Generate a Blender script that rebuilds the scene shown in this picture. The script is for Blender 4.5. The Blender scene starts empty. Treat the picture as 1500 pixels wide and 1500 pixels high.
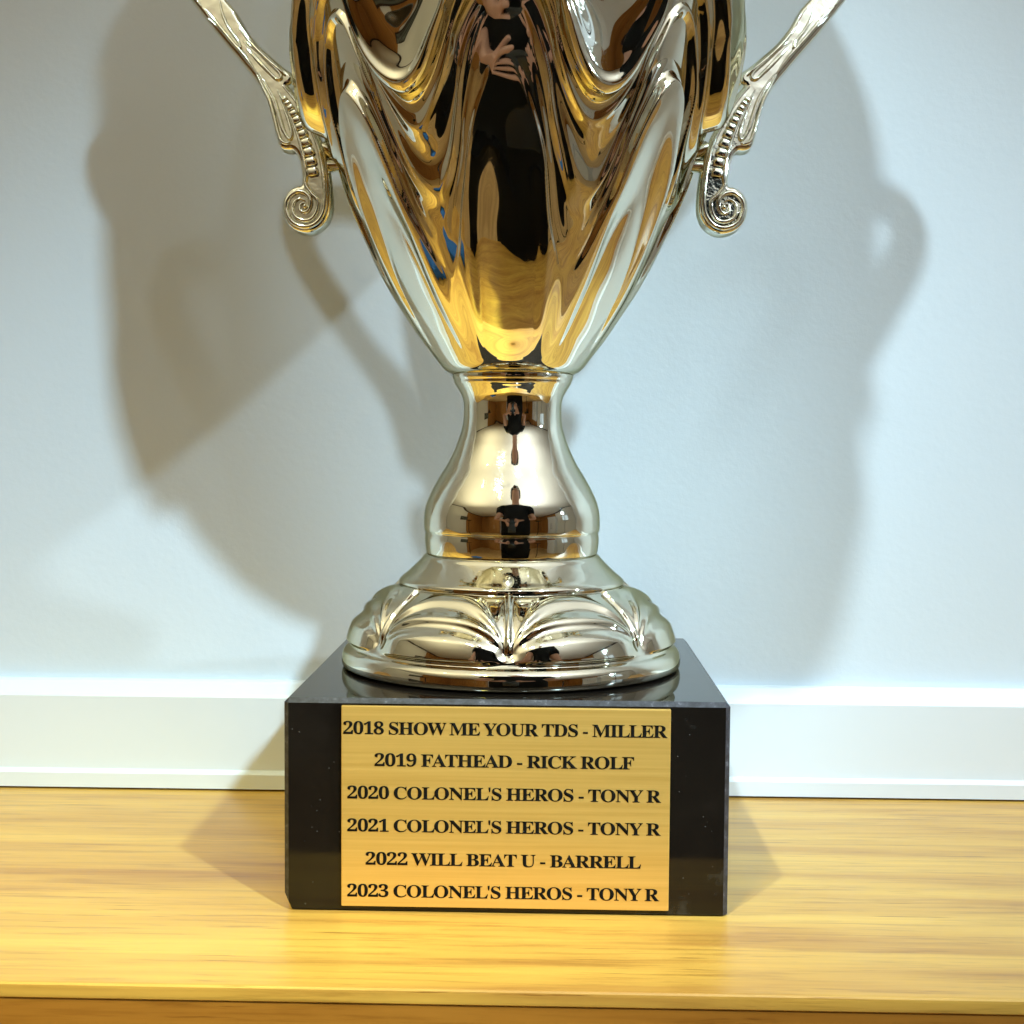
import bpy, bmesh, math, random
import numpy as np
from mathutils import Vector, Matrix

random.seed(4)
S = bpy.context.scene
COL = S.collection
rad = math.radians

# ---------------------------------------------------------------- camera
D = 0.429                       # camera to trophy axis
HC = 0.1297                     # camera height above the shelf
FPX = 2022.0                    # focal length in pixels of the 1500 px photograph
PITCH = rad(3.15)
YAW = rad(1.5)
cam = bpy.data.cameras.new('camera')
cam.sensor_width = 36.0
cam.lens = 36.0 * FPX / 1500.0
cam.clip_start = 0.005
cam.clip_end = 60
camo = bpy.data.objects.new('camera', cam)
COL.objects.link(camo)
camo.matrix_world = (Matrix.Translation((D * math.sin(YAW), -D * math.cos(YAW), HC))
                     @ Matrix.Rotation(YAW, 4, 'Z')
                     @ Matrix.Rotation(math.pi / 2 - PITCH, 4, 'X')
                     @ Matrix.Rotation(0.007, 4, 'Z'))
S.camera = camo

# ---------------------------------------------------------------- world, render, exposure
W = bpy.data.worlds.new('World')
S.world = W
W.use_nodes = True
W.node_tree.nodes['Background'].inputs[0].default_value = (0.75, 0.85, 1.0, 1)
W.node_tree.nodes['Background'].inputs[1].default_value = 0.1
S.view_settings.view_transform = 'Standard'
S.view_settings.look = 'None'
S.view_settings.gamma = 1
S.view_settings.use_curve_mapping = False
S.view_settings.exposure = -0.12
S.render.engine = 'CYCLES'
S.cycles.use_denoising = True
S.cycles.max_bounces = 8
S.cycles.diffuse_bounces = 4
S.cycles.glossy_bounces = 6
S.cycles.caustics_reflective = True
S.cycles.blur_glossy = 0.3
S.cycles.sample_clamp_indirect = 6

# ---------------------------------------------------------------- lamps (the room's bulbs, an added warm spot and two added uplights)
CEIL = 1.50
def bulb(name, loc, power, col, radius, aim=None, cone=55):
    l = bpy.data.lights.new(name, 'SPOT' if aim else 'POINT')
    l.energy = power
    l.color = col
    l.shadow_soft_size = radius
    o = bpy.data.objects.new(name, l)
    o.location = loc
    if aim:
        l.spot_size = rad(cone); l.spot_blend = 1.0
        o.rotation_euler = (Vector(aim) - Vector(loc)).to_track_quat('-Z', 'Y').to_euler()
    COL.objects.link(o)
    return o
COOL = (0.64, 0.87, 1.0)
WARM = (1.0, 0.85, 0.15)
WINDOW = 0.8
#         place, power, colour, bulb radius, aimed at, cone
BULBS = [((0.97, -1.33, CEIL - 0.10), 245, (.57, .84, 1.0), 0.045, (-.16, .08, -.03), 14.5),
         ((0.18, -0.66, CEIL - 0.10), 7, COOL, 0.025, (0, .05, .1), 40),
         ((-0.43, -0.86, CEIL - 0.10), 125, COOL, 0.035, (.12, .08, .06), 15.5),
         ((-0.34, -0.92, 1.20), 88, (1.0, 0.92, 0.15), 0.03, (-.15, -.24, 0), 25),  # warm spot added to yellow the front of the shelf
         ((-1.35, -0.95, CEIL - 1.25), 95, (1.0, .91, .62), 0.05, (-1.30, -.95, CEIL), 160),  # uplight added to brighten the mirrored ceiling, yellow side
         ((2.06, -0.67, 0.80), 135, COOL, 0.035, (-.10, .08, .05), 15),
         ((0.80, -1.15, CEIL - 1.25), 130, (.90, .96, 1.0), 0.05, (.90, -1.20, CEIL), 160)]  # second added uplight, whitens the right of the mirrored ceiling
for b_ in BULBS:
    bulb('bulb_or_added_light', *b_)

# ================================================================= helpers
def zat(y, d=D):
    """height of a photograph row on a plane d metres from the camera"""
    return HC - d * math.tan(PITCH + math.atan((y - 750.0) / FPX))
def rat(px, d=D):
    return d * math.sin(math.atan(px / FPX))

def link(name, me, mat=None, parent=None, smooth=False):
    o = bpy.data.objects.new(name, me)
    COL.objects.link(o)
    if mat is not None:
        for m in (mat if isinstance(mat, (list, tuple)) else [mat]):
            me.materials.append(m)
    if smooth:
        me.polygons.foreach_set('use_smooth', [True] * len(me.polygons))
    if parent is not None:
        o.parent = parent
    return o
def obj(name, bm, mat=None, parent=None, smooth=False):
    me = bpy.data.meshes.new(name)
    bm.normal_update()
    bm.to_mesh(me)
    bm.free()
    return link(name, me, mat, parent, smooth)
def tag(o, label=None, cat=None, group=None, kind=None):
    if label: o['label'] = label
    if cat: o['category'] = cat
    if group: o['group'] = group
    if kind: o['kind'] = kind
    return o
def empty(name, loc=(0, 0, 0)):
    o = bpy.data.objects.new(name, None)
    o.empty_display_size = 0.02
    o.location = loc
    COL.objects.link(o)
    return o
def box(bm, x0, x1, y0, y1, z0, z1, bevel=0, seg=1):
    r = bmesh.ops.create_cube(bm, size=1)
    vs = r['verts']
    for v in vs:
        v.co = Vector((x0 + (v.co.x + .5) * (x1 - x0), y0 + (v.co.y + .5) * (y1 - y0), z0 + (v.co.z + .5) * (z1 - z0)))
    if bevel:
        es = list({e for v in vs for e in v.link_edges})
        bmesh.ops.bevel(bm, geom=es, offset=bevel, segments=seg, profile=0.6, affect='EDGES')
def grid_mesh(name, P, close_u=True):
    """P[nv, nu, 3] -> mesh; u wraps"""
    nv, nu, _ = P.shape
    idx = np.arange(nv * nu).reshape(nv, nu)
    a = idx[:-1, :]; b = np.roll(idx, -1, axis=1)[:-1, :]
    c = np.roll(idx, -1, axis=1)[1:, :]; d = idx[1:, :]
    if not close_u:
        a, b, c, d = a[:, :-1], b[:, :-1], c[:, :-1], d[:, :-1]
    F = np.stack([a, b, c, d], -1).reshape(-1, 4)
    me = bpy.data.meshes.new(name)
    me.vertices.add(nv * nu)
    me.vertices.foreach_set('co', P.reshape(-1).astype(np.float32))
    me.loops.add(F.size)
    me.loops.foreach_set('vertex_index', F.reshape(-1).astype(np.int32))
    me.polygons.add(len(F))
    me.polygons.foreach_set('loop_start', np.arange(0, F.size, 4, dtype=np.int32))
    me.polygons.foreach_set('loop_total', np.full(len(F), 4, dtype=np.int32))
    me.update(calc_edges=True)
    me.validate()
    return me
def monotone(xs, ys, q):
    """cubic Hermite (Fritsch-Carlson) through the points"""
    xs = np.array(xs, float); ys = np.array(ys, float)
    h = np.diff(xs); dl = np.diff(ys) / h
    m = np.zeros(len(xs)); m[0] = dl[0]; m[-1] = dl[-1]
    for i in range(1, len(xs) - 1):
        m[i] = 0 if dl[i - 1] * dl[i] <= 0 else 2 * dl[i - 1] * dl[i] / (dl[i - 1] + dl[i])
    k = np.clip(np.searchsorted(xs, q) - 1, 0, len(xs) - 2)
    t = (q - xs[k]) / h[k]
    return ((2 * t**3 - 3 * t**2 + 1) * ys[k] + (t**3 - 2 * t**2 + t) * h[k] * m[k]
            + (-2 * t**3 + 3 * t**2) * ys[k + 1] + (t**3 - t**2) * h[k] * m[k + 1])
def sstep(a, b, x):
    t = np.clip((x - a) / (b - a), 0, 1)
    return t * t * (3 - 2 * t)
def tube(bm, pts, r, n=8, caps=True):
    pts = [Vector(p) for p in pts]
    rs = r if isinstance(r, (list, tuple)) else [r] * len(pts)
    rings = []
    for i, p in enumerate(pts):
        t = (pts[min(i + 1, len(pts) - 1)] - pts[max(i - 1, 0)]).normalized()
        up = Vector((0, 1, 0)) if abs(t.y) < 0.9 else Vector((1, 0, 0))
        a = t.cross(up).normalized(); b = t.cross(a).normalized()
        rings.append([bm.verts.new(p + (a * math.cos(2 * math.pi * k / n) + b * math.sin(2 * math.pi * k / n)) * rs[i]) for k in range(n)])
    for i in range(len(rings) - 1):
        for k in range(n):
            bm.faces.new((rings[i][k], rings[i][(k + 1) % n], rings[i + 1][(k + 1) % n], rings[i + 1][k]))
    if caps:
        bm.faces.new(list(reversed(rings[0]))); bm.faces.new(rings[-1])

# ---------------------------------------------------------------- materials
def new_mat(name):
    m = bpy.data.materials.new(name)
    m.use_nodes = True
    nt = m.node_tree
    return m, nt, nt.nodes['Principled BSDF']
def N(nt, typ, **kw):
    n = nt.nodes.new(typ)
    for k, v in kw.items():
        if k.startswith('i_'):
            n.inputs[k[2:].replace('_', ' ')].default_value = v
        else:
            setattr(n, k, v)
    return n
def coords(nt, scale=(1, 1, 1), rot=(0, 0, 0), loc=(0, 0, 0)):
    t = N(nt, 'ShaderNodeTexCoord'); mp = N(nt, 'ShaderNodeMapping')
    mp.inputs['Scale'].default_value = scale
    mp.inputs['Rotation'].default_value = rot
    mp.inputs['Location'].default_value = loc
    nt.links.new(t.outputs['Object'], mp.inputs['Vector'])
    return mp.outputs['Vector']
def noise(nt, vec, scale, detail=4, rough=.5, dist=0):
    n = N(nt, 'ShaderNodeTexNoise')
    n.inputs['Scale'].default_value = scale; n.inputs['Detail'].default_value = detail
    n.inputs['Roughness'].default_value = rough; n.inputs['Distortion'].default_value = dist
    nt.links.new(vec, n.inputs['Vector'])
    return n.outputs['Fac']
def ramp(nt, fac, stops):
    r = N(nt, 'ShaderNodeValToRGB')
    e = r.color_ramp.elements
    while len(e) > 1: e.remove(e[-1])
    e[0].position = stops[0][0]; e[0].color = (*stops[0][1], 1)
    for p, c in stops[1:]:
        k = e.new(p); k.color = (*c, 1)
    nt.links.new(fac, r.inputs['Fac'])
    return r.outputs['Color']
def val(nt, fac, lo, hi, a=0, b=1):
    m = N(nt, 'ShaderNodeMapRange')
    m.inputs['From Min'].default_value = a; m.inputs['From Max'].default_value = b
    m.inputs['To Min'].default_value = lo; m.inputs['To Max'].default_value = hi
    nt.links.new(fac, m.inputs['Value'])
    return m.outputs['Result']
def bump(nt, bsdf, h, strength, dist):
    b = N(nt, 'ShaderNodeBump')
    b.inputs['Strength'].default_value = strength; b.inputs['Distance'].default_value = dist
    nt.links.new(h, b.inputs['Height']); nt.links.new(b.outputs['Normal'], bsdf.inputs['Normal'])
def mix(nt, fac, c1, c2, mode='MIX'):
    m = N(nt, 'ShaderNodeMix', data_type='RGBA', blend_type=mode)
    for s, v in ((m.inputs[0], fac), (m.inputs[6], c1), (m.inputs[7], c2)):
        if hasattr(v, 'links'): nt.links.new(v, s)
        elif isinstance(v, (int, float)): s.default_value = v
        else: s.default_value = (*v, 1)
    return m.outputs[2]

def mat_gold(name, col, rough=0.025, lump=None):
    m, nt, b = new_mat(name)
    v = coords(nt)
    b.inputs['Metallic'].default_value = 1
    b.inputs['Specular Tint'].default_value = (.34, .31, .20, 1)      # the plating darkens at grazing view
    n1 = noise(nt, v, 14, 3)
    nt.links.new(ramp(nt, n1, [(.35, tuple(c * .97 for c in col)), (.65, col)]), b.inputs['Base Color'])
    n2 = noise(nt, v, 900, 2)                       # fine dust and wiping marks in the lacquer
    n3 = noise(nt, v, 40, 5, .7)
    mm = N(nt, 'ShaderNodeMath', operation='MULTIPLY')
    nt.links.new(n2, mm.inputs[0]); nt.links.new(n3, mm.inputs[1])
    g = N(nt, 'ShaderNodeNewGeometry'); sx = N(nt, 'ShaderNodeSeparateXYZ'); nt.links.new(g.outputs['Normal'], sx.inputs[0])
    up = val(nt, sx.outputs['Z'], 0, 1, .25, .85)                    # dust settles on what faces up
    up.node.clamp = True
    sp = val(nt, noise(nt, v, 2300, 1), 0, .16, .52, .66); sp.node.clamp = True
    du = N(nt, 'ShaderNodeMath', operation='MULTIPLY'); nt.links.new(up, du.inputs[0]); nt.links.new(sp, du.inputs[1])
    ad = N(nt, 'ShaderNodeMath', operation='ADD')
    nt.links.new(val(nt, mm.outputs[0], rough, rough + .09, .30, .50), ad.inputs[0]); nt.links.new(du.outputs[0], ad.inputs[1])
    nt.links.new(ad.outputs[0], b.inputs['Roughness'])
    bump(nt, b, noise(nt, v, 75, 2) if lump is None else noise(nt, v, 210, 3), .05 if lump is None else lump, .0006)
    return m
GOLD = mat_gold('champagne_gold_plating', (0.955, 0.935, 0.80))
SILVERGOLD = mat_gold('pale_gold_casting', (0.955, 0.955, 0.85), .07, .30)

def mat_black():
    m, nt, b = new_mat('black_marble')
    v = coords(nt)
    n = noise(nt, v, 16, 6, .6, .6)
    c = ramp(nt, n, [(.3, (.005, .0035, .003)), (.62, (.011, .008, .006)), (.8, (.026, .020, .017))])
    sp = N(nt, 'ShaderNodeTexVoronoi'); sp.inputs['Scale'].default_value = 330; nt.links.new(v, sp.inputs['Vector'])
    c = mix(nt, 1.0, c, ramp(nt, sp.outputs['Distance'], [(.02, (.16, .16, .16)), (.05, (0, 0, 0))]), 'ADD')
    st = noise(nt, coords(nt, (1, 1, 1), loc=(4, 2, 7)), 26, 5, .65)                  # polishing haze, pale smears
    c = mix(nt, 1.0, c, ramp(nt, st, [(.60, (0, 0, 0)), (.78, (.07, .07, .065))]), 'ADD')
    nt.links.new(c, b.inputs['Base Color'])
    b.inputs['Specular IOR Level'].default_value = .4
    nt.links.new(val(nt, noise(nt, v, 60, 5, .7), .03, .13, .35, .75), b.inputs['Roughness'])
    return m
BLACK = mat_black()
def mat_edge():
    m, nt, b = new_mat('worn_marble_chamfer')
    v = coords(nt, (1, 1, 1))
    n = noise(nt, v, 420, 4, .7)
    nt.links.new(ramp(nt, n, [(.40, (.013, .012, .016)), (.60, (.045, .043, .055)), (.72, (.16, .155, .17))]), b.inputs['Base Color'])
    b.inputs['Roughness'].default_value = .42
    return m
EDGE = mat_edge()

def mat_brass():
    m, nt, b = new_mat('brushed_brass_sheet')
    v = coords(nt, (6, 1, 420))
    n = noise(nt, v, 2.2, 5, .6)
    b.inputs['Metallic'].default_value = .42
    nt.links.new(ramp(nt, n, [(.25, (.69, .39, .088)), (.75, (.83, .51, .14))]), b.inputs['Base Color'])
    nt.links.new(val(nt, n, .30, .42), b.inputs['Roughness'])
    b.inputs['Anisotropic'].default_value = .5
    bump(nt, b, n, .12, .0002)
    return m
BRASS = mat_brass()
def mat_plain(name, col, rough=.5, metallic=0, spec=.5, vary=.06, scale=30):
    m, nt, b = new_mat(name)
    n = noise(nt, coords(nt), scale, 4)
    nt.links.new(ramp(nt, n, [(.3, tuple(c * (1 - vary) for c in col)), (.7, tuple(min(1, c * (1 + vary)) for c in col))]), b.inputs['Base Color'])
    b.inputs['Roughness'].default_value = rough
    b.inputs['Metallic'].default_value = metallic
    b.inputs['Specular IOR Level'].default_value = spec
    return m
INK = mat_plain('black_engraving', (.006, .005, .004), .8, spec=.1)

def mat_wood(name, cols, axis='x', grain=1.0, rough=.30):
    m, nt, b = new_mat(name)
    def sc(l, w):
        return {'x': (l * grain, w * grain, w * grain), 'z': (w * grain, w * grain, l * grain), 'y': (w * grain, l * grain, w * grain)}[axis]
    n1 = noise(nt, coords(nt, sc(5.0, 66)), 1.0, 5, .55, .4)                       # broad staves and figure
    n2 = noise(nt, coords(nt, sc(24, 430), loc=(3.1, 1.7, 5.2)), 1.0, 5, .65, .3)    # fibres
    n3 = noise(nt, coords(nt, sc(34, 950), loc=(7.7, 2.3, 1.1)), 1.0, 3, .6)         # short dark pores
    c = ramp(nt, n1, [(.30, cols[0]), (.47, cols[1]), (.66, cols[2])])
    c = mix(nt, 1.0, c, ramp(nt, n2, [(.28, (.66, .58, .50)), (.47, (.95, .93, .90)), (.75, (1.05, 1.05, 1.03))]), 'MULTIPLY')
    c = mix(nt, 1.0, c, ramp(nt, n3, [(.27, (.50, .40, .32)), (.36, (1, 1, 1))]), 'MULTIPLY')
    nt.links.new(c, b.inputs['Base Color'])
    nt.links.new(val(nt, n2, rough - .06, rough + .14), b.inputs['Roughness'])
    bump(nt, b, n3, .10, .0004)
    return m
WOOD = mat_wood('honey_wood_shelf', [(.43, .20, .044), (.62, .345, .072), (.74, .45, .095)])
WOOD_SHADED = mat_wood('shelf_wood_shaded', [(.25, .095, .014), (.35, .14, .021), (.43, .185, .03)])  # shelf wood coloured darker for the shade on its front face
PANEL = mat_wood('wood_panelling', [(.30, .125, .03), (.44, .20, .05), (.54, .28, .08)], 'z', .35, .35)
FLOORM = mat_wood('laminate_floor', [(.42, .26, .11), (.56, .36, .15), (.66, .45, .21)], 'y', .3, .35)

def mat_paint(name, col, rough=.55, tex=260, amt=.10):
    m, nt, b = new_mat(name)
    v = coords(nt)
    n = noise(nt, v, 6, 5, .6)
    nt.links.new(ramp(nt, n, [(.3, tuple(c * .975 for c in col)), (.7, col)]), b.inputs['Base Color'])
    b.inputs['Roughness'].default_value = rough
    bump(nt, b, noise(nt, v, tex, 3, .6), amt, .0004)
    return m
WALLP = mat_paint('pale_grey_wall_paint', (.69, .73, .765), .6, 380, .19)
TRIMP = mat_paint('white_gloss_trim', (.78, .805, .83), .32, 90, .04)
CEILP = mat_paint('ceiling_paint', (.80, .79, .74), .8)

# ================================================================= the setting: wall, skirting, shelf
WY = 0.0745                                 # wall plane
SX = 1.6
bm = bmesh.new()
box(bm, -3.75, 3.95, WY, WY + .10, -.95, CEIL + .1)
tag(obj('wall', bm, WALLP), kind='structure')

# skirting profile (y from the wall, z)
zt = zat(1003, D + WY)
sk = [(0, 0), (-.0105, 0), (-.0105, .0052), (-.0098, .0060), (-.0088, .0066), (-.0088, zt - .0052), (-.0082, zt - .0042), (-.0050, zt - .0006), (-.0040, zt), (0, zt)]
bm = bmesh.new()
rings = [[bm.verts.new((x, WY + y, z + .0008)) for y, z in sk] for x in (-SX, SX)]
n = len(sk)
for k in range(n):
    bm.faces.new((rings[0][k], rings[1][k], rings[1][(k + 1) % n], rings[0][(k + 1) % n]))
bm.faces.new(rings[0]); bm.faces.new(list(reversed(rings[1])))
bmesh.ops.recalc_face_normals(bm, faces=bm.faces)
tag(obj('skirting_board', bm, TRIMP), 'low white painted skirting board with a moulded lip where wall meets wooden shelf', 'skirting board')

SHF = -0.1125                               # shelf front edge
shelf = empty('wooden_shelf', (0, 0, 0))
tag(shelf, 'honey coloured wooden shelf with shade painted on its front edge under the trophy', 'shelf')
bm = bmesh.new()
box(bm, -SX, SX, SHF, WY - .0005, -.004, 0, .0011, 3)
obj('shelf_top', bm, WOOD, shelf)
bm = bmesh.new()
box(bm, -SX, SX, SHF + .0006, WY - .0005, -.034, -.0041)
obj('front_edge', bm, WOOD_SHADED, shelf)

# ================================================================= the trophy
trophy = empty('trophy', (0, 0, 0))
tag(trophy, 'tall champagne gold trophy cup with two scroll handles on a black marble block', 'trophy')

NL = 7
PH = rad(-1.5)
def lathe(name, prof, ylo, yhi, nz, nt_, disp=None, mat=GOLD, extra=None):
    ys = np.linspace(ylo, yhi, nz)
    px = monotone([p[0] for p in prof], [p[1] for p in prof], ys)
    r = D * np.sin(np.arctan(px / FPX))
    z = HC - D * np.tan(PITCH + np.arctan((ys - 750) / FPX))
    nf = int(nt_ * .86)                       # finer on the side the room can see
    th = np.concatenate([np.linspace(-rad(112), rad(112), nf, endpoint=False), np.linspace(rad(112), 2 * math.pi - rad(112), nt_ - nf, endpoint=False)])
    T, Y = np.meshgrid(th, ys)
    R = np.repeat(r[:, None], nt_, 1)
    Z = np.repeat(z[:, None], nt_, 1)
    if disp is not None:
        dpx = disp(T, Y)
        # move along the profile normal
        dr = np.gradient(r); dz = np.gradient(z)
        l = np.hypot(dr, dz); nr = -dz / l; nz_ = dr / l
        k = dpx * D / FPX
        R = R + k * nr[:, None]; Z = Z + k * nz_[:, None]
    P = np.stack([R * np.sin(T), -R * np.cos(T), Z], -1)
    if extra is not None:                    # extra rings (r, z) appended after the last row, e.g. the inside
        E = []
        for rr, zz in extra:
            E.append(np.stack([rr * np.sin(th), -rr * np.cos(th), np.full(nt_, zz)], -1))
        P = np.concatenate([P, np.array(E)], 0) if extra[0][1] < z[0] else np.concatenate([np.array(E), P], 0)
    P = P[:, ::-1]                            # outward normals
    return link(name, grid_mesh(name, P), mat, trophy, True)

# --- bowl with its feathered relief
bowl_prof = [(-470, 352), (-440, 345), (-380, 336), (-250, 332), (-100, 331), (0, 327), (70, 319), (115, 309), (170, 295), (233, 271), (290, 248),
             (327, 231), (367, 211), (400, 194), (437, 173), (470, 152), (503, 130), (530, 110), (541, 101), (545, 96), (549, 88)]
def vnoise(T, Y):
    return (np.sin(3 * T + Y * .021 + 1) * np.sin(Y * .017 + 2 * T) + .6 * np.sin(5 * T - Y * .033 + 2.2) * np.cos(Y * .028 - 3 * T))
def bowl_disp(T, Y):
    th = T - PH
    c = np.cos(NL * th)
    c = np.sign(c) * np.abs(c) ** .85
    base = 118 - 100 * c + 7 * vnoise(T, Y)
    per = 205.0
    u = (Y - base) / per
    k = np.floor(u)
    t = u - k
    # leaf above a line swells towards its drooping tip and drops over a rounded lip
    swell = sstep(.05, .80, t) * (1 - sstep(.89, 1.0, t)) + 0
    tip = .5 - .5 * c                        # 1 in the drooping tips
    side = np.abs(np.sin(NL * th)) 
    h = swell * (13 + 9 * tip) + 4.5 * np.exp(-((t - .84) / .05) ** 2)
    # dished middle of every leaf
    h -= 9.0 * np.exp(-((t - .58) / .20) ** 2) * tip ** 2
    h += 3.0 * np.exp(-((t - .10) / .07) ** 2) * (1 - tip)
    h -= 6.0
    upper = (u < 0)
    # flattened panels with ribs between them, running down to the neck
    s2 = .5 - .5 * np.cos(NL * th)
    phi = (th * NL / (2 * math.pi) + .5) % 1.0 - .5                  # -.5..+.5 across a panel
    phi = phi * 2 * math.pi / NL
    rr = np.interp(Y, [p[0] for p in bowl_prof], [p[1] for p in bowl_prof])
    edge = math.pi / NL
    ap = np.abs(phi); soft = np.where(ap < .27, ap, .27 + (ap - .27) * (1 - .5 * (ap - .27) / (edge - .27)))   # rounds the ribs
    lobe = rr * .62 * (1 - np.cos(soft)) - rr * .046
    fl = lobe * sstep(0, .22, u) * (1 - .65 * sstep(.5, 1.8, u)) - 6.0 * (1 - sstep(300, 500, Y))
    # slim inner arch nested in each gadroon
    v2 = (Y - (base + 95 + 45 * (1 - np.cos(2 * NL * th)) * .5)) / 60
    fl += 2.6 * np.exp(-(v2 / .28) ** 2) * (1 - tip) ** 1.5 * (1 - np.exp(-(th / .36) ** 2)) 
    fl -= 5.0 * sstep(.0, .20, u) * (1 - sstep(40, 330, Y)) * (1 - tip)
    fl += 3.0 * np.exp(-((Y - base - 20) / 8) ** 2)
    # crimped folds below the drooping tips
    fl += 2.4 * tip ** 2 * np.sin((Y - base) / 12.5 + 1.5 * np.sin(NL * th)) * sstep(.06, .2, u) * (1 - sstep(.45, .8, u))
    # a smaller arch nested low in the side panels
    side_p = (1 - np.exp(-(th / .36) ** 2))
    ya = base + 150 + 60 * tip
    fl += side_p * 13.0 * sstep(-9, 9, Y - ya) * (1 - sstep(20, 170, Y - ya)) * (1 - tip ** 3)
    yb_ = base + 62 + 55 * tip
    fl += side_p * (9.0 * np.exp(-((Y - yb_) / 11) ** 2) - 8.0 * np.exp(-((Y - yb_ - 38) / 20) ** 2)) * (1 - tip ** 3)
    out = np.where(upper, h, fl)
    fade = 1 - sstep(505, 540, Y)
    return (out + (.22 + .12 * (1 - sstep(250, 380, Y))) * vnoise(T * 2, Y * 1.6)) * fade * sstep(-455, -400, Y)
zr = zat(-470)
bowl_in = [(rat(345), zr + .0006), (rat(338), zr - .002), (rat(322), zat(-380)), (rat(318), zat(-100)), (rat(300), zat(60)), (rat(240), zat(260)), (rat(120), zat(440)), (rat(10), zat(490))][::-1]
# the inside rows come before the rim row
lathe('cup_bowl', bowl_prof, -470, 549, 1100, 1280, bowl_disp, GOLD,
      extra=None)
bm = bmesh.new()
ring_prev = None
for rr, zz in bowl_in[::-1]:
    ring = [bm.verts.new((rr * math.sin(2 * math.pi * k / 96), -rr * math.cos(2 * math.pi * k / 96), zz)) for k in range(96)]
    if ring_prev:
        for k in range(96):
            bm.faces.new((ring_prev[k], ring_prev[(k + 1) % 96], ring[(k + 1) % 96], ring[k]))
    ring_prev = ring
bm.faces.new(ring_prev)
obj('cup_lining', bm, GOLD, trophy, True)

# --- stem
stem_prof = [(541, 60), (543, 78), (546, 85), (549, 87.5), (553, 87.8), (556, 87), (558, 85.8), (561, 85.4), (566, 82.5), (574, 77.5), (582, 73.5), (592, 71.3), (606, 71), (622, 72.5), (648, 80),
             (677, 93), (700, 107), (718, 117), (738, 125.5), (756, 129), (770, 129.3), (776, 128.6), (779, 126.6), (782, 127.2), (788, 127.8), (800, 127), (806, 126), (811, 124), (813, 118)]
lathe('stem', stem_prof, 541, 813, 260, 256, None)

# --- foot with petals
foot_prof = [(806, 116), (809, 123), (812, 128), (818, 133), (828, 143), (838, 154), (845, 162.5), (848, 165), (851, 165.5), (854, 164.5), (857, 168), (862, 177), (868, 187), (878, 201), (890, 213),
             (904, 223), (918, 229.5), (930, 233.5), (936, 235), (940, 238), (944, 243.5), (949, 247.5), (956, 249.5), (962, 249.8), (965, 249.5), (967.5, 248.8), (969.3, 247), (970.4, 243), (970.9, 236)]
def foot_disp(T, Y):
    th = (T - rad(0.5)) * NL / (2 * math.pi)
    u = (th - np.floor(th)) * 2 - 1                # -1..1 across a petal, seams at the ends
    v = (937 - Y) / (937 - 857)                    # 0 at the lip, 1 at the top of the petals
    inb = sstep(-.04, .06, v) * (1 - sstep(.98, 1.10, v))
    arch = np.sqrt(np.clip(1 - np.abs(u) ** 2.4, 0.0004, 1))
    q = v / arch
    inside = 1 - sstep(.30, .60, q)
    seam = np.exp(-((1 - np.abs(u)) / .10) ** 2)
    rib = np.exp(-((1 - np.abs(u)) / .045) ** 2)
    w = sstep(.02, .42, 1 - np.abs(u))
    h = 6.0 * np.exp(-((q - .93) / .10) ** 2) * w
    h += 5.0 * np.exp(-((q - .66) / .095) ** 2) * w
    h += 9.0 * inside * (1 - .55 * np.abs(u) ** 2) * w
    h -= 6.5 * seam * (1 - v * .35) * sstep(0.02, .2, v) * (1 - sstep(.85, 1.02, v))
    h += 6.0 * rib * sstep(.04, .35, v)
    knob = 3.2 * np.exp(-((T - rad(-.5)) / .030) ** 2 - ((Y - 836) / 5.0) ** 2)
    return h * inb + knob
lathe('foot', foot_prof, 806, 970.9, 380, 1120, foot_disp)

# --- handles
HPX = [(1162.7, 0), (1148, 27), (1128, 54), (1106, 76), (1086, 94), (1075.5, 102), (1071.5, 108), (1073.5, 116), (1080, 121.5), (1070, 133), (1061.6, 145.5), (1045.6, 172.6), (1032, 199), (1022, 228), (1016, 259),
       (1012.3, 291), (1012.8, 314), (1019.0, 330.4), (1029.6, 340.5), (1044.4, 345), (1061.6, 340.5), (1074, 329), (1080, 313), (1079, 297), (1072, 284.5), (1061.6, 278), (1054.5, 277.5), (1051.6, 272), (1052.3, 257),
       (1056.7, 236.7), (1062.5, 224), (1069, 218.5), (1076, 218.5), (1083.8, 216.5), (1088.8, 209.6), (1095, 187.4), (1098.6, 165), (1108.5, 138), (1123.3, 113.4), (1148, 81.4), (1168, 56.7), (1188, 32), (1212, 0),
       (1240, -40), (1258, -80), (1254, -118), (1226, -146), (1182, -158), (1130, -154), (1080, -140), (1080, -112), (1130, -124), (1176, -126), (1204, -114), (1214, -92), (1208, -64), (1188, -32)]  # loop above the view is unseen, shaped for its wall shadow
AX = 747.0
def HP(x, y, yy=0.0):
    return Vector(((x - AX) * D / FPX, yy, zat(y)))
def catmull(pts, sub=4):
    out = []
    n = len(pts)
    for i in range(n - 1):
        p0, p1, p2, p3 = pts[max(i - 1, 0)], pts[i], pts[i + 1], pts[min(i + 2, n - 1)]
        for s in range(sub):
            t = s / sub
            out.append(tuple(.5 * ((2 * p1[j]) + (-p0[j] + p2[j]) * t + (2 * p0[j] - 5 * p1[j] + 4 * p2[j] - p3[j]) * t * t + (-p0[j] + 3 * p1[j] - 3 * p2[j] + p3[j]) * t**3) for j in range(len(p1))))
    out.append(tuple(pts[-1]))
    return out
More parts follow.
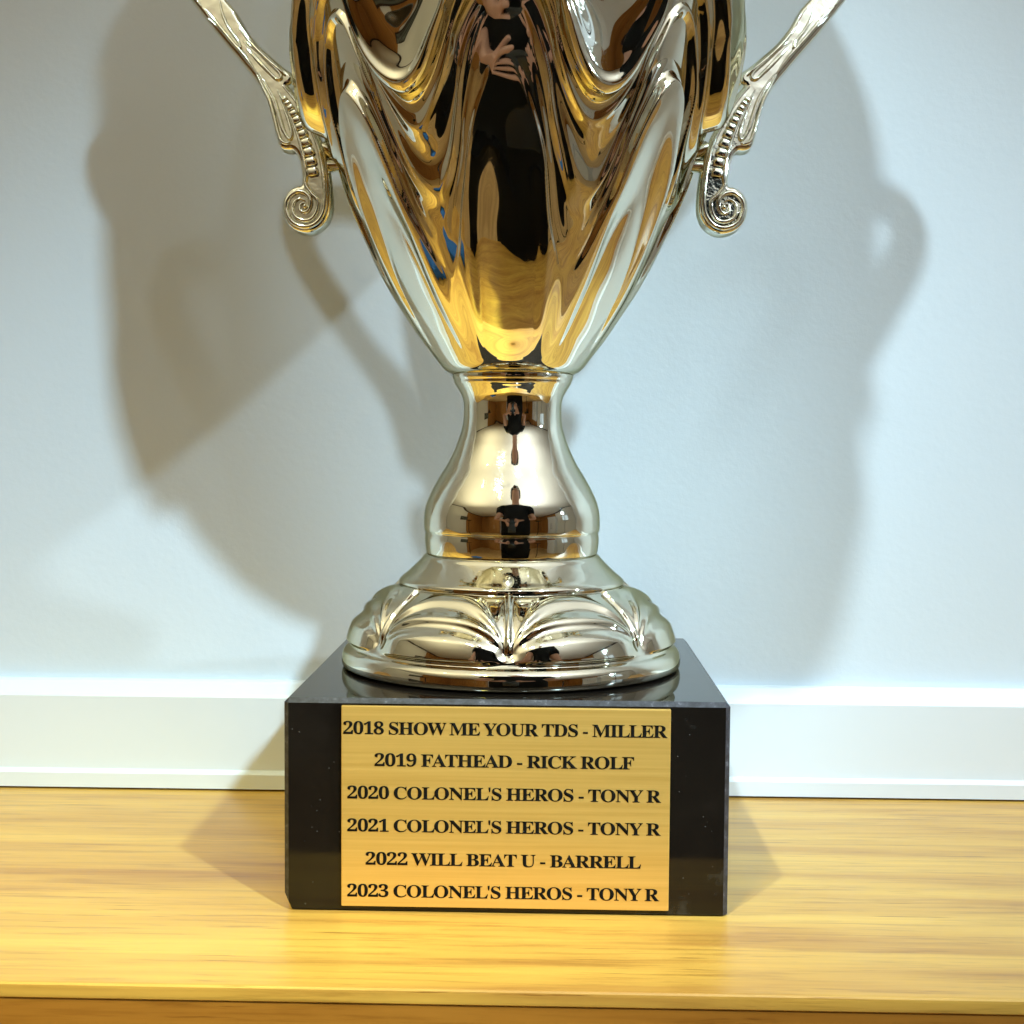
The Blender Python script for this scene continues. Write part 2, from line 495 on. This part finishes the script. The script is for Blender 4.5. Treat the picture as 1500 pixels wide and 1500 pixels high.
def handle_mesh():
    bm = bmesh.new()
    cu = bpy.data.curves.new('handle_outline', 'CURVE')
    cu.dimensions = '2D'
    cu.fill_mode = 'BOTH'
    out = catmull(HPX + HPX[:1], 3)[:-1]
    sp = cu.splines.new('POLY')
    sp.points.add(len(out) - 1)
    for p, (x, y) in zip(sp.points, out):
        v = HP(x, y)
        p.co = (v.x, v.z, 0, 1)
    sp.use_cyclic_u = True
    cu.extrude = .0016
    cu.bevel_depth = .0014
    cu.bevel_resolution = 3
    cu.offset = -.0010
    co = bpy.data.objects.new('handle_outline', cu)
    COL.objects.link(co)
    dg = bpy.context.evaluated_depsgraph_get()
    dg.update()
    me = bpy.data.meshes.new_from_object(co.evaluated_get(dg))
    me.transform(Matrix.Rotation(math.pi / 2, 4, 'X'))
    bm.from_mesh(me)
    bpy.data.objects.remove(co); bpy.data.curves.remove(cu); bpy.data.meshes.remove(me)
    for sgn in (-1, 1):                     # relief on the front and the back face
        F = .0033 * sgn
        def line(pts, r, sub=4):
            q = catmull(pts, sub)
            rs = [1.18 * r * D / FPX * min(1.0, .35 + 3.0 * min(i, len(q) - 1 - i) / len(q)) for i in range(len(q))]
            tube(bm, [HP(x, y, F) for x, y in q], rs, 8)
        # raised borders
        line([(1152, 30), (1132, 57), (1110, 80), (1090, 98), (1081, 107)], 2.6)
        line([(1084, 124), (1066, 146), (1050, 174), (1036.5, 200), (1026.5, 229), (1020.5, 260), (1017, 291), (1018, 314), (1023.5, 327), (1032, 335.5), (1044.5, 339.5), (1059, 335.5), (1069, 326), (1074.5, 312), (1073.5, 299), (1067, 290), (1057.5, 286), (1047, 288.5), (1040, 296), (1038.5, 306),
              (1042, 315), (1049, 317.5), (1054.5, 312), (1053, 305), (1048, 303)], 3.0)
        line([(1092, 130), (1078, 156), (1066, 184), (1056, 212), (1049, 240), (1046, 262), (1046.5, 276), (1036, 291), (1028, 300), (1029, 316), (1036, 327), (1047, 330), (1060, 324), (1065, 312), (1062, 301), (1054, 296.5), (1047, 300)], 2.6)
        # leaf fingers
        line([(1122, 101), (1108, 122), (1096, 145), (1088, 170), (1080, 195), (1072, 206), (1069, 199), (1072, 185), (1081, 160), (1090, 138)], 2.2)
        line([(1124, 104), (1112, 128), (1103, 148), (1096, 172), (1090, 194), (1085, 207), (1077, 212), (1071, 210)], 2.4)
        line([(1113, 118), (1100, 142), (1091, 165), (1083, 190), (1077, 201)], 2.2)
        line([(1146, 50), (1128, 74), (1108, 98), (1094, 112), (1087, 110), (1092, 100), (1108, 84), (1126, 66), (1141, 53)], 2.2)
        line([(1140, 62), (1122, 84), (1106, 101), (1098, 108)], 2.0)
        line([(1200, 12), (1178, 34), (1158, 58), (1150, 62), (1154, 50), (1168, 30), (1178, 8), (1184, -16)], 2.2)
        line([(1204, -2), (1184, 24), (1162, 52), (1142, 76), (1124, 102)], 2.6)
        line([(1212, -8), (1236, -46), (1250, -84), (1244, -116), (1220, -138), (1180, -150), (1130, -146)], 3.0)
        line([(1196, -30), (1216, -64), (1224, -94), (1210, -122), (1178, -134), (1130, -130)], 2.4)
        # beads shrinking up the channel
        chan = catmull([(1084, 140), (1072, 157), (1059, 182), (1049, 207), (1041, 232), (1036, 257), (1033.5, 281)], 24)
        s = 0; nxt = 0; L = 0
        acc = [0]
        for a_, b_ in zip(chan, chan[1:]): acc.append(acc[-1] + math.hypot(b_[0] - a_[0], b_[1] - a_[1]))
        pos = 2.0
        for q in range(11):
            size = 7.2 + 8.3 * min(1, q / 8)
            i = min(range(len(acc)), key=lambda j: abs(acc[j] - pos - size / 2))
            if acc[-1] < pos + size * .6: break
            x, y = chan[i]; x2, y2 = chan[min(i + 1, len(chan) - 1)]; x1, y1 = chan[max(i - 1, 0)]
            ang = math.atan2(y2 - y1, x2 - x1)
            hx, hy = size * .43, 4.5 + 3.6 * min(1, q / 8)
            r = bmesh.ops.create_cube(bm, size=2)
            c = HP(x, y, F)
            Mx = Matrix.Translation(c) @ Matrix.Rotation(ang, 4, 'Y') @ Matrix.Diagonal((hx * D / FPX, .0010, hy * D / FPX, 1))
            vs = r['verts']
            es = list({e for v_ in vs for e in v_.link_edges})
            res = bmesh.ops.bevel(bm, geom=es, offset=.55, segments=3, profile=.5, affect='EDGES')
            for v_ in {v_ for f_ in res['faces'] for v_ in f_.verts} | {v_ for v_ in vs if v_.is_valid}:
                v_.co = Mx @ v_.co
            pos += size
        # scroll eye
        r = bmesh.ops.create_uvsphere(bm, u_segments=14, v_segments=8, radius=1)
        for v_ in r['verts']: v_.co = HP(1046, 309, F) + Vector((v_.co.x * .0009, v_.co.y * .0012, v_.co.z * .0009))
    # lugs that fix the handle to the bowl
    tube(bm, [HP(1026, 214), HP(1012, 221), HP(985, 222)], [.0022, .0028, .0032], 12)
    tube(bm, [HP(1034, 240), HP(1016, 243), HP(975, 243)], [.0016, .0020, .0022], 12)
    tube(bm, [HP(1086, -127), HP(1066, -124)], .0030, 12)
    me = bpy.data.meshes.new('handle')
    bm.normal_update()
    bm.to_mesh(me); bm.free()
    return me
hm = handle_mesh()
pv = Matrix.Translation((.062, 0, 0))
hm.transform(pv @ Matrix.Rotation(rad(6), 4, 'Z') @ pv.inverted())
pv = Matrix.Translation((0, 0, .205))
hm.transform(pv @ Matrix.Rotation(rad(-8), 4, 'X') @ pv.inverted())

h1 = link('handle', hm, SILVERGOLD, trophy, True)
hl = hm.copy()
hl.transform(Matrix.Diagonal((-1, 1, 1, 1)))
hl.flip_normals()
h2 = link('handle', hl, None, trophy, True)
for h in (h1, h2):
    mod = h.modifiers.new('edges', 'EDGE_SPLIT'); mod.split_angle = rad(50)

# --- marble block
BW, BZ = 0.060, zat(1026, D - .060)
bm = bmesh.new()
box(bm, -BW, BW + .0008, -BW, BW, 0.0004, BZ)
low = [e for e in bm.edges if all(v.co.z < .01 for v in e.verts)]
bmesh.ops.bevel(bm, geom=[e for e in bm.edges if e not in low], offset=.0013, segments=1, profile=.5, affect='EDGES')
# the chipped lower corner
pl = Vector((-BW + .0022, -BW, .0004))
bmesh.ops.bisect_plane(bm, geom=bm.verts[:] + bm.edges[:] + bm.faces[:], plane_co=pl + Vector((0, 0, .0)), plane_no=Vector((-.93, -.25, -.42)), clear_outer=True)
bmesh.ops.holes_fill(bm, edges=bm.edges)
bmesh.ops.recalc_face_normals(bm, faces=bm.faces)
for f in bm.faces:
    nn = f.normal
    f.material_index = 0 if max(abs(nn.x), abs(nn.y), abs(nn.z)) > .99 else 1
blk = obj('marble_block', bm, [BLACK, EDGE], trophy)

# --- plaque
def FX(x):  return 1.012 * (x - 742.0) * (D - BW) / FPX
ZP0, ZP1 = zat(1329, D - BW), zat(1035.5, D - BW)
bm = bmesh.new()
box(bm, FX(503), FX(984), -BW - .0011, -BW - .0001, ZP0, ZP1, .0003, 2)
plaque = obj('plaque', bm, BRASS, trophy)

def serif(s):
    o = ''
    for c in s:
        if 'A' <= c <= 'Z': o += chr(0x1D400 + ord(c) - 65)
        elif '0' <= c <= '9': o += chr(0x1D7CE + ord(c) - 48)
        else: o += c
    return o
LINES = [("2018 SHOW ME YOUR TDS - MILLER", 506, 979, 1076.5), ("2019 FATHEAD - RICK ROLF", 552, 931, 1123), ("2020 COLONEL'S HEROS - TONY R", 512, 971, 1171),
         ("2021 COLONEL'S HEROS - TONY R", 512, 971, 1219), ("2022 WILL BEAT U - BARRELL", 539, 943, 1267.5), ("2023 COLONEL'S HEROS - TONY R", 512, 970, 1314.5)]
for text, x0, x1, yb in LINES:
    fc = bpy.data.curves.new('line', 'FONT')
    fc.body = serif(text)
    fc.size = 1; fc.extrude = .0; fc.offset = .004; fc.resolution_u = 5
    fc.space_character = .90; fc.space_word = .95
    to = bpy.data.objects.new('line', fc)
    COL.objects.link(to)
    dg = bpy.context.evaluated_depsgraph_get(); dg.update()
    me = bpy.data.meshes.new_from_object(to.evaluated_get(dg))
    bpy.data.objects.remove(to); bpy.data.curves.remove(fc)
    co = np.empty(len(me.vertices) * 3); me.vertices.foreach_get('co', co); co = co.reshape(-1, 3)
    mn, mx = co[:, 0].min(), co[:, 0].max()
    cap = .70
    hz = 18.6 * (D - BW) / FPX
    X = FX(x0) + (co[:, 0] - mn) / (mx - mn) * (FX(x1) - FX(x0))
    Zc = zat(yb, D - BW) + co[:, 1] / cap * hz
    P = np.stack([X, np.full(len(X), -BW - .00114), Zc], -1)
    me.vertices.foreach_set('co', P.reshape(-1).astype(np.float32)); me.update()
    # give the letters a little depth
    bm = bmesh.new(); bm.from_mesh(me)
    bmesh.ops.remove_doubles(bm, verts=bm.verts, dist=1e-7)
    r = bmesh.ops.extrude_face_region(bm, geom=bm.faces[:])
    for v_ in r['geom']:
        if isinstance(v_, bmesh.types.BMVert): v_.co.y -= .00006
    bmesh.ops.recalc_face_normals(bm, faces=bm.faces)
    bpy.data.meshes.remove(me)
    obj('engraved_line', bm, INK, plaque)

# ================================================================= the room the cup mirrors
XL, XR, YB, ZF = -3.2, 3.4, -4.2, -.92
bm = bmesh.new(); box(bm, XL - .1, XR + .1, YB - .1, WY - .001, ZF - .1, ZF)
tag(obj('floor', bm, FLOORM), kind='structure')
bm = bmesh.new(); box(bm, XL - .1, XR + .1, YB - .1, WY - .001, CEIL, CEIL + .1)
tag(obj('ceiling', bm, CEILP), kind='structure')
for x0, x1 in ((XL - .1, XL), (XR, XR + .1)):
    bm = bmesh.new(); box(bm, x0, x1, -1.9, WY - .001, ZF + .001, CEIL - .001)
    tag(obj('side_wall', bm, CEILP), kind='structure')
    bm = bmesh.new(); box(bm, x0, x1, YB - .1, -1.901, ZF + .001, CEIL - .001)
    tag(obj('side_wall', bm, PANEL), kind='structure')
bm = bmesh.new(); box(bm, XL + .001, XR - .001, YB - .1, YB, ZF + .001, CEIL - .001)
tag(obj('back_wall', bm, PANEL), kind='structure')
# dark rail where panelling meets ceiling
DARK = mat_plain('dark_stained_wood', (.035, .018, .010), .4)
bm = bmesh.new()
box(bm, XL + .002, XR - .002, YB + .001, YB + .03, CEIL - .06, CEIL - .002)
box(bm, XL + .002, XL + .03, YB + .031, WY - .01, CEIL - .06, CEIL - .002)
box(bm, XR - .03, XR - .002, YB + .031, WY - .01, CEIL - .06, CEIL - .002)
tag(obj('ceiling_rail', bm, DARK), kind='structure')
# white door and frame in the back wall, left of the photographer
dr = empty('door', (-.55, YB, ZF))
tag(dr, 'white panelled door in the wood panelled wall, mirrored in the cup', 'door')
bm = bmesh.new()
box(bm, -.42, .42, .002, .045, .002, 2.05, .004)
for z0, z1 in ((.15, .85), (1.0, 1.9)):
    for x0, x1 in ((-.34, -.03), (.03, .34)):
        box(bm, x0, x1, .0455, .057, z0, z1, .006)
obj('door_leaf', bm, TRIMP, dr)
bm = bmesh.new()
box(bm, -.50, -.425, .002, .06, .002, 2.06, .004); box(bm, .425, .50, .002, .06, .002, 2.06, .004); box(bm, -.50, .50, .002, .06, 2.062, 2.14, .004)
obj('door_frame', bm, TRIMP, dr)
bm = bmesh.new()
tube(bm, [(.35, .058, 1.0), (.35, .105, 1.0), (.25, .107, 1.0)], .011, 10)
obj('handle', bm, GOLD, dr, True)
# dark picture
pc = empty('framed_picture', (XL, -1.65, .55))
tag(pc, 'dark framed picture on the wood panelled wall, mirrored in the cup', 'picture')
bm = bmesh.new(); box(bm, .002, .03, -.38, .38, -.30, .30, .006); obj('frame', bm, DARK, pc)
bm = bmesh.new(); box(bm, .0305, .033, -.32, .32, -.24, .24); obj('canvas', bm, mat_plain('muted_canvas', (.09, .10, .085), .6, vary=.8, scale=6), pc)
# unseen bench, added so the bowl mirrors lit wood below the shelf
lb = empty('added_bench', (0, -.335, ZF))
tag(lb, 'low honey coloured bench added so that lit wood is mirrored in the bowl', 'bench')
bm = bmesh.new(); box(bm, -.9, .9, -.205, .205, .62, .66, .004); obj('seat', bm, WOOD, lb)
for x in (-.84, .84):
    for y in (-.16, .16):
        bm = bmesh.new(); box(bm, x - .03, x + .03, y - .03, y + .03, .001, .6195, .004); obj('leg', bm, WOOD, lb)
bt = bmesh.new(); box(bt, -.50, -.36, -.44, -.33, ZF + .661, ZF + .72, .02, 4)  # added stand-in for a blue bag, gives the bowl its blue glint
tag(obj('blue_object', bt, mat_plain('blue_object_colour', (.02, .16, .55), .8), None, True), 'blue object added on the bench for a blue glint mirrored in the bowl', 'blue_object')
# wooden cabinet against the back wall
ca = empty('wooden_cabinet', (-1.45, YB, ZF))
tag(ca, 'tall brown wooden cabinet with two doors left of the white door, mirrored in the cup', 'cabinet')
bm = bmesh.new(); box(bm, -.5, .5, .002, .45, .002, 1.75, .006); obj('carcass', bm, PANEL, ca)
for x0, x1 in ((-.49, -.004), (.004, .49)):
    bm = bmesh.new(); box(bm, x0, x1, .4505, .472, .06, 1.72, .004); dd = obj('cabinet_door', bm, PANEL, ca)
    kx = x1 - .05 if x0 < -.1 else x0 + .05
    bm = bmesh.new(); tube(bm, [(kx, .473, .95), (kx, .50, .95), (kx, .50, .82), (kx, .473, .82)], .007, 8); obj('handle', bm, GOLD, dd, True)
# television on the right
BLK = mat_plain('black_plastic', (.012, .012, .013), .25)
tv = empty('television', (1.35, YB, .15))
tag(tv, 'black flat television on the panelled wall, mirrored in the cup', 'television')
bm = bmesh.new(); box(bm, -.55, .55, .002, .06, -.32, .32, .008); obj('housing', bm, BLK, tv)
bm = bmesh.new(); box(bm, -.53, .53, .0605, .062, -.30, .30); obj('screen', bm, mat_plain('dark_screen', (.006, .006, .008), .06), tv)
# tall white cupboard at the right-hand wall
cb = empty('cupboard', (XR, -2.2, ZF))
tag(cb, 'tall white cupboard beside the television, mirrored in the cup', 'cupboard')
bm = bmesh.new(); box(bm, -.45, -.002, -.4, .4, .002, 1.9, .006); obj('carcass', bm, TRIMP, cb)
for y0, y1 in ((-.395, -.003), (.003, .395)):
    bm = bmesh.new(); box(bm, -.472, -.4505, y0, y1, .06, 1.88, .004); dd = obj('cupboard_door', bm, TRIMP, cb)
    bm = bmesh.new(); tube(bm, [(-.474, y1 - .05 if y0 < -.1 else y0 + .05, 1.0), (-.495, y1 - .05 if y0 < -.1 else y0 + .05, 1.0), (-.495, y1 - .05 if y0 < -.1 else y0 + .05, .85), (-.474, y1 - .05 if y0 < -.1 else y0 + .05, .85)], .006, 8); obj('handle', bm, BLK, dd, True)

# window in the right-hand wall: daylight
def mat_emit(name, col, st):
    m = bpy.data.materials.new(name); m.use_nodes = True
    nt = m.node_tree; nt.nodes.clear()
    e = nt.nodes.new('ShaderNodeEmission'); o = nt.nodes.new('ShaderNodeOutputMaterial')
    e.inputs[0].default_value = (*col, 1); e.inputs[1].default_value = st
    nt.links.new(e.outputs[0], o.inputs[0])
    return m
wn = empty('window', (XR, -.95, .62))
tag(wn, 'bright daylight window in the panelled wall to the right, mirrored in the cup', 'window')
bm = bmesh.new()
for a in ((-.34, -.28, -.42, .42), (.28, .34, -.42, .42), (-.28, .28, .36, .42), (-.28, .28, -.42, -.36), (-.012, .012, -.36, .36)):
    box(bm, -.04, -.002, a[0], a[1], a[2], a[3], .003)
obj('window_frame', bm, TRIMP, wn)
bm = bmesh.new(); box(bm, -.012, -.003, -.28, .28, -.36, .36)
obj('pane', bm, mat_emit('daylight_pane', (.72, .88, 1.0), WINDOW), wn)

# ceiling lamps: a rose, a stem and a glowing bulb
def glow(col, st): return mat_emit('lit_bulb', col, st)
LAMPS = [(BULBS[i][0], BULBS[i][2], BULBS[i][3]) for i in range(4)] + [((-.95, -.62, CEIL - .10), (1, .82, .45), .03), ((.72, -.50, CEIL - .10), COOL, .03), ((-.15, -2.1, CEIL - .10), (1, .86, .6), .03)]
LAMPL = ['ceiling lamp with a bare bulb near the window, mirrored in the cup', 'ceiling lamp with a bare bulb almost straight above the photographer, mirrored in the cup',
         'ceiling lamp with a bare bulb left of the photographer, mirrored in the cup', 'warm hanging lamp added to yellow the shelf front, mirrored in the cup',
         'warm ceiling lamp with a bare bulb at the far left, mirrored in the cup', 'cool ceiling lamp with a bare bulb at the far right, mirrored in the cup',
         'warm ceiling lamp with a bare bulb behind the photographer, mirrored in the cup']
for (p, c_, r_), lab in zip(LAMPS, LAMPL):
    t = empty('ceiling_lamp', (p[0], p[1], CEIL))
    tag(t, lab, 'ceiling lamp', 'ceiling lamps')
    bm = bmesh.new()
    bmesh.ops.create_cone(bm, cap_ends=True, segments=24, radius1=.055, radius2=.065, depth=.02, matrix=Matrix.Translation((0, 0, -.0115)))
    obj('rose', bm, TRIMP, t, False)
    zb = p[2] - CEIL + r_ + .030
    bm = bmesh.new(); tube(bm, [(0, 0, -.022), (0, 0, min(-.03, zb + .030))], .012, 12)
    obj('lamp_holder', bm, BLK, t, True)
    bm = bmesh.new(); bmesh.ops.create_uvsphere(bm, u_segments=20, v_segments=12, radius=.028, matrix=Matrix.Translation((0, 0, zb)))
    obj('bulb', bm, glow(c_, 14), t, True)

for q, lab in ((4, 'slim uplight added to brighten the ceiling yellow at the left, mirrored in the cup'), (6, 'slim uplight added to brighten the ceiling white at the right, mirrored in the cup')):
    fl_ = empty('added_uplight', (BULBS[q][0][0], BULBS[q][0][1], ZF))  # unseen lamp body, added around the uplight
    tag(fl_, lab, 'floor lamp', 'added uplights')
    hz_ = BULBS[q][0][2] - ZF
    bm = bmesh.new(); bmesh.ops.create_cone(bm, cap_ends=True, segments=32, radius1=.14, radius2=.13, depth=.025, matrix=Matrix.Translation((0, 0, .0135))); obj('base', bm, BLK, fl_)
    bm = bmesh.new(); tube(bm, [(0, 0, .026), (0, 0, hz_ - .13)], .012, 12); obj('pole', bm, BLK, fl_, True)
    bm = bmesh.new(); tube(bm, [(0, 0, hz_ - .129), (0, 0, hz_ - .12), (0, 0, hz_ - .09), (0, 0, hz_ - .065)], [.013, .06, .11, .135], 32, caps=False); obj('lamp_shade', bm, BLK, fl_, True)
sl = empty('standing_lamp', (BULBS[5][0][0] + .12, BULBS[5][0][1], ZF))
tag(sl, 'thin black standing lamp with a bare bulb near the window, mirrored in the cup', 'floor lamp')
hz_ = BULBS[5][0][2] - ZF
bm = bmesh.new(); bmesh.ops.create_cone(bm, cap_ends=True, segments=32, radius1=.14, radius2=.13, depth=.025, matrix=Matrix.Translation((0, 0, .0135))); obj('base', bm, BLK, sl)
bm = bmesh.new(); tube(bm, [(0, 0, .026), (0, 0, hz_), (-.02, 0, hz_ + .01), (-.07, 0, hz_ + .01)], .010, 12); obj('pole', bm, BLK, sl, True)

# ----------------------------------------------------------------- the photographer
SKIN = mat_plain('skin', (.55, .30, .22), .5, vary=.05)
SHIRT = mat_plain('black_shirt', (.006, .006, .007), .85, spec=.2)
JEANS = mat_plain('black_trousers', (.008, .008, .009), .9, spec=.2)
HAIR = mat_plain('brown_hair', (.05, .03, .018), .6)
def skinned(name, verts, edges, radii, root, mat, parent, sub=2):
    me = bpy.data.meshes.new(name)
    me.from_pydata(verts, edges, [])
    o = bpy.data.objects.new(name, me)
    COL.objects.link(o)
    md = o.modifiers.new('skin', 'SKIN'); md.use_smooth_shade = True; md.branch_smoothing = .6
    for v, r in zip(me.skin_vertices[0].data, radii):
        v.radius = r if isinstance(r, tuple) else (r, r)
    me.skin_vertices[0].data[root].use_root = True
    o.modifiers.new('sub', 'SUBSURF').levels = sub
    o.modifiers['sub'].render_levels = sub
    dg = bpy.context.evaluated_depsgraph_get(); dg.update()
    m2 = bpy.data.meshes.new_from_object(o.evaluated_get(dg))
    bpy.data.objects.remove(o); bpy.data.meshes.remove(me)
    m2.name = name
    return link(name, m2, mat, parent, True)
PX, PY = .07, -.62
per = empty('person', (PX, PY, ZF))
tag(per, 'person dressed in black holding up a phone with both hands, mirrored in the cup', 'person')
V, E_, R_ = [], [], []
def add(p, r, par=None):
    V.append((p[0], p[1], p[2])); R_.append(r)
    if par is not None: E_.append((par, len(V) - 1))
    return len(V) - 1
pel = add((0, -.02, .95), (.15, .11))
wai = add((0, -.01, 1.10), (.135, .10), pel)
che = add((0, .0, 1.32), (.155, .11), wai)
nb = add((0, .01, 1.49), (.065, .06), che)
nt_ = add((0, .04, 1.56), (.055, .058), nb)
hd = add((0, .07, 1.66), (.072, .088), nt_)
add((0, .06, 1.75), (.062, .078), hd)
ARM = {}
for sx in (-1, 1):
    sh = add((sx * .17, 0, 1.42), (.058, .058), che)
    el = add((sx * .26, .06, 1.12), (.043, .043), sh)
    fa = add((sx * .19 - .035, 0.020, 1.110), (.038, .038), el)
    wr = add((sx * .095 - .055, 0.125, 1.065), (.026, .026), fa)
    pm = add((sx * .062 - .058, 0.155, 1.055), (.022, .030), wr)
    ARM[sx] = pm
    for q, (dz, ln) in enumerate(((.034, .030), (.012, .034), (-.010, .032), (-.032, .025))):   # four fingers across the phone's back
        k = add((sx * .052 - .058, 0.172, 1.055 + dz * .8), (.0085, .0085), pm)
        k = add((sx * .046 - .058, 0.186, 1.055 + dz), (.008, .008), k)
        add((sx * (.046 - ln * .8) - .058, 0.189, 1.055 + dz * 1.05), (.0068, .0068), k)
    k = add((sx * .056 - .058, 0.145, 1.09), (.0095, .0095), pm)
    add((sx * .035 - .058, 0.155, 1.115), (.0078, .0078), k)
    hp = add((sx * .09, -.02, .86), (.085, .095), pel)
    kn = add((sx * .105, .0, .48), (.058, .062), hp)
    an = add((sx * .11, -.03, .09), (.036, .042), kn)
    add((sx * .12, .12, .035), (.034, .028), an)
skinned('body', V, E_, R_, pel, SKIN, per)
# clothes: shirt with half sleeves, trousers, shoes
V, E_, R_ = [], [], []
a0 = add((0, -.02, .95), (.225, .165)); add((0, -.02, .40), (.235, .17), add((0, -.02, .66), (.230, .17), a0))
a1 = add((0, -.012, 1.14), (.205, .155), a0); a2 = add((0, 0, 1.32), (.205, .150), a1); add((0, .006, 1.465), (.085, .080), a2)
for sx in (-1, 1):
    k = add((sx * .185, 0, 1.405), (.088, .088), a2); add((sx * .228, .036, 1.24), (.066, .066), k)
skinned('shirt', V, E_, R_, a0, SHIRT, per)
V, E_, R_ = [], [], []
a0 = add((0, -.02, .93), (.150, .11))
for sx in (-1, 1):
    k = add((sx * .085, -.02, .84), (.108, .112), a0); k = add((sx * .085, .0, .48), (.088, .085), k); add((sx * .11, -.03, .10), (.055, .06), k)
skinned('trousers', V, E_, R_, a0, JEANS, per)
bm = bmesh.new()
r = bmesh.ops.create_uvsphere(bm, u_segments=32, v_segments=20, radius=1)
for v in r['verts']:
    c = v.co.copy()
    cut = .25 if c.y > .2 else -.35
    zz = max(c.z, cut)
    w = 1 + .03 * math.sin(9 * c.x + 5 * c.y)
    v.co = Vector((c.x * .088 * w, .058 + c.y * .104 * w, 1.70 + zz * .105 * w))
obj('hair', bm, HAIR, per, True)
for sx in (-1, 1):
    bm = bmesh.new(); r = bmesh.ops.create_uvsphere(bm, u_segments=14, v_segments=10, radius=.012)
    for v in r['verts']: v.co += Vector((sx * .031, .145, 1.68))
    obj('eye', bm, mat_plain('eye', (.5, .45, .4), .2), per, True)
bm = bmesh.new(); r = bmesh.ops.create_cone(bm, cap_ends=True, segments=12, radius1=.017, radius2=.006, depth=.05)
for v in r['verts']: v.co = Vector((v.co.x, .158 - v.co.z * .25, 1.645 + v.co.z))
obj('nose', bm, SKIN, per, True)

# phone in the person's hands, its lens at the camera
ph = empty('phone', (D * math.sin(YAW), -D * math.cos(YAW) - .012, HC))
tag(ph, 'black mobile phone held up in front of the black shirt, mirrored in the cup', 'phone')
bm = bmesh.new(); box(bm, -.038, .038, -.009, -.001, -.118, .032, .0035, 3); obj('phone_body', bm, BLK, ph)
bm = bmesh.new(); box(bm, -.02, .02, -.0009, .0012, -.02, .02, .0008, 2); obj('lens_bar', bm, mat_plain('lens_glass', (.02, .02, .025), .05), ph)
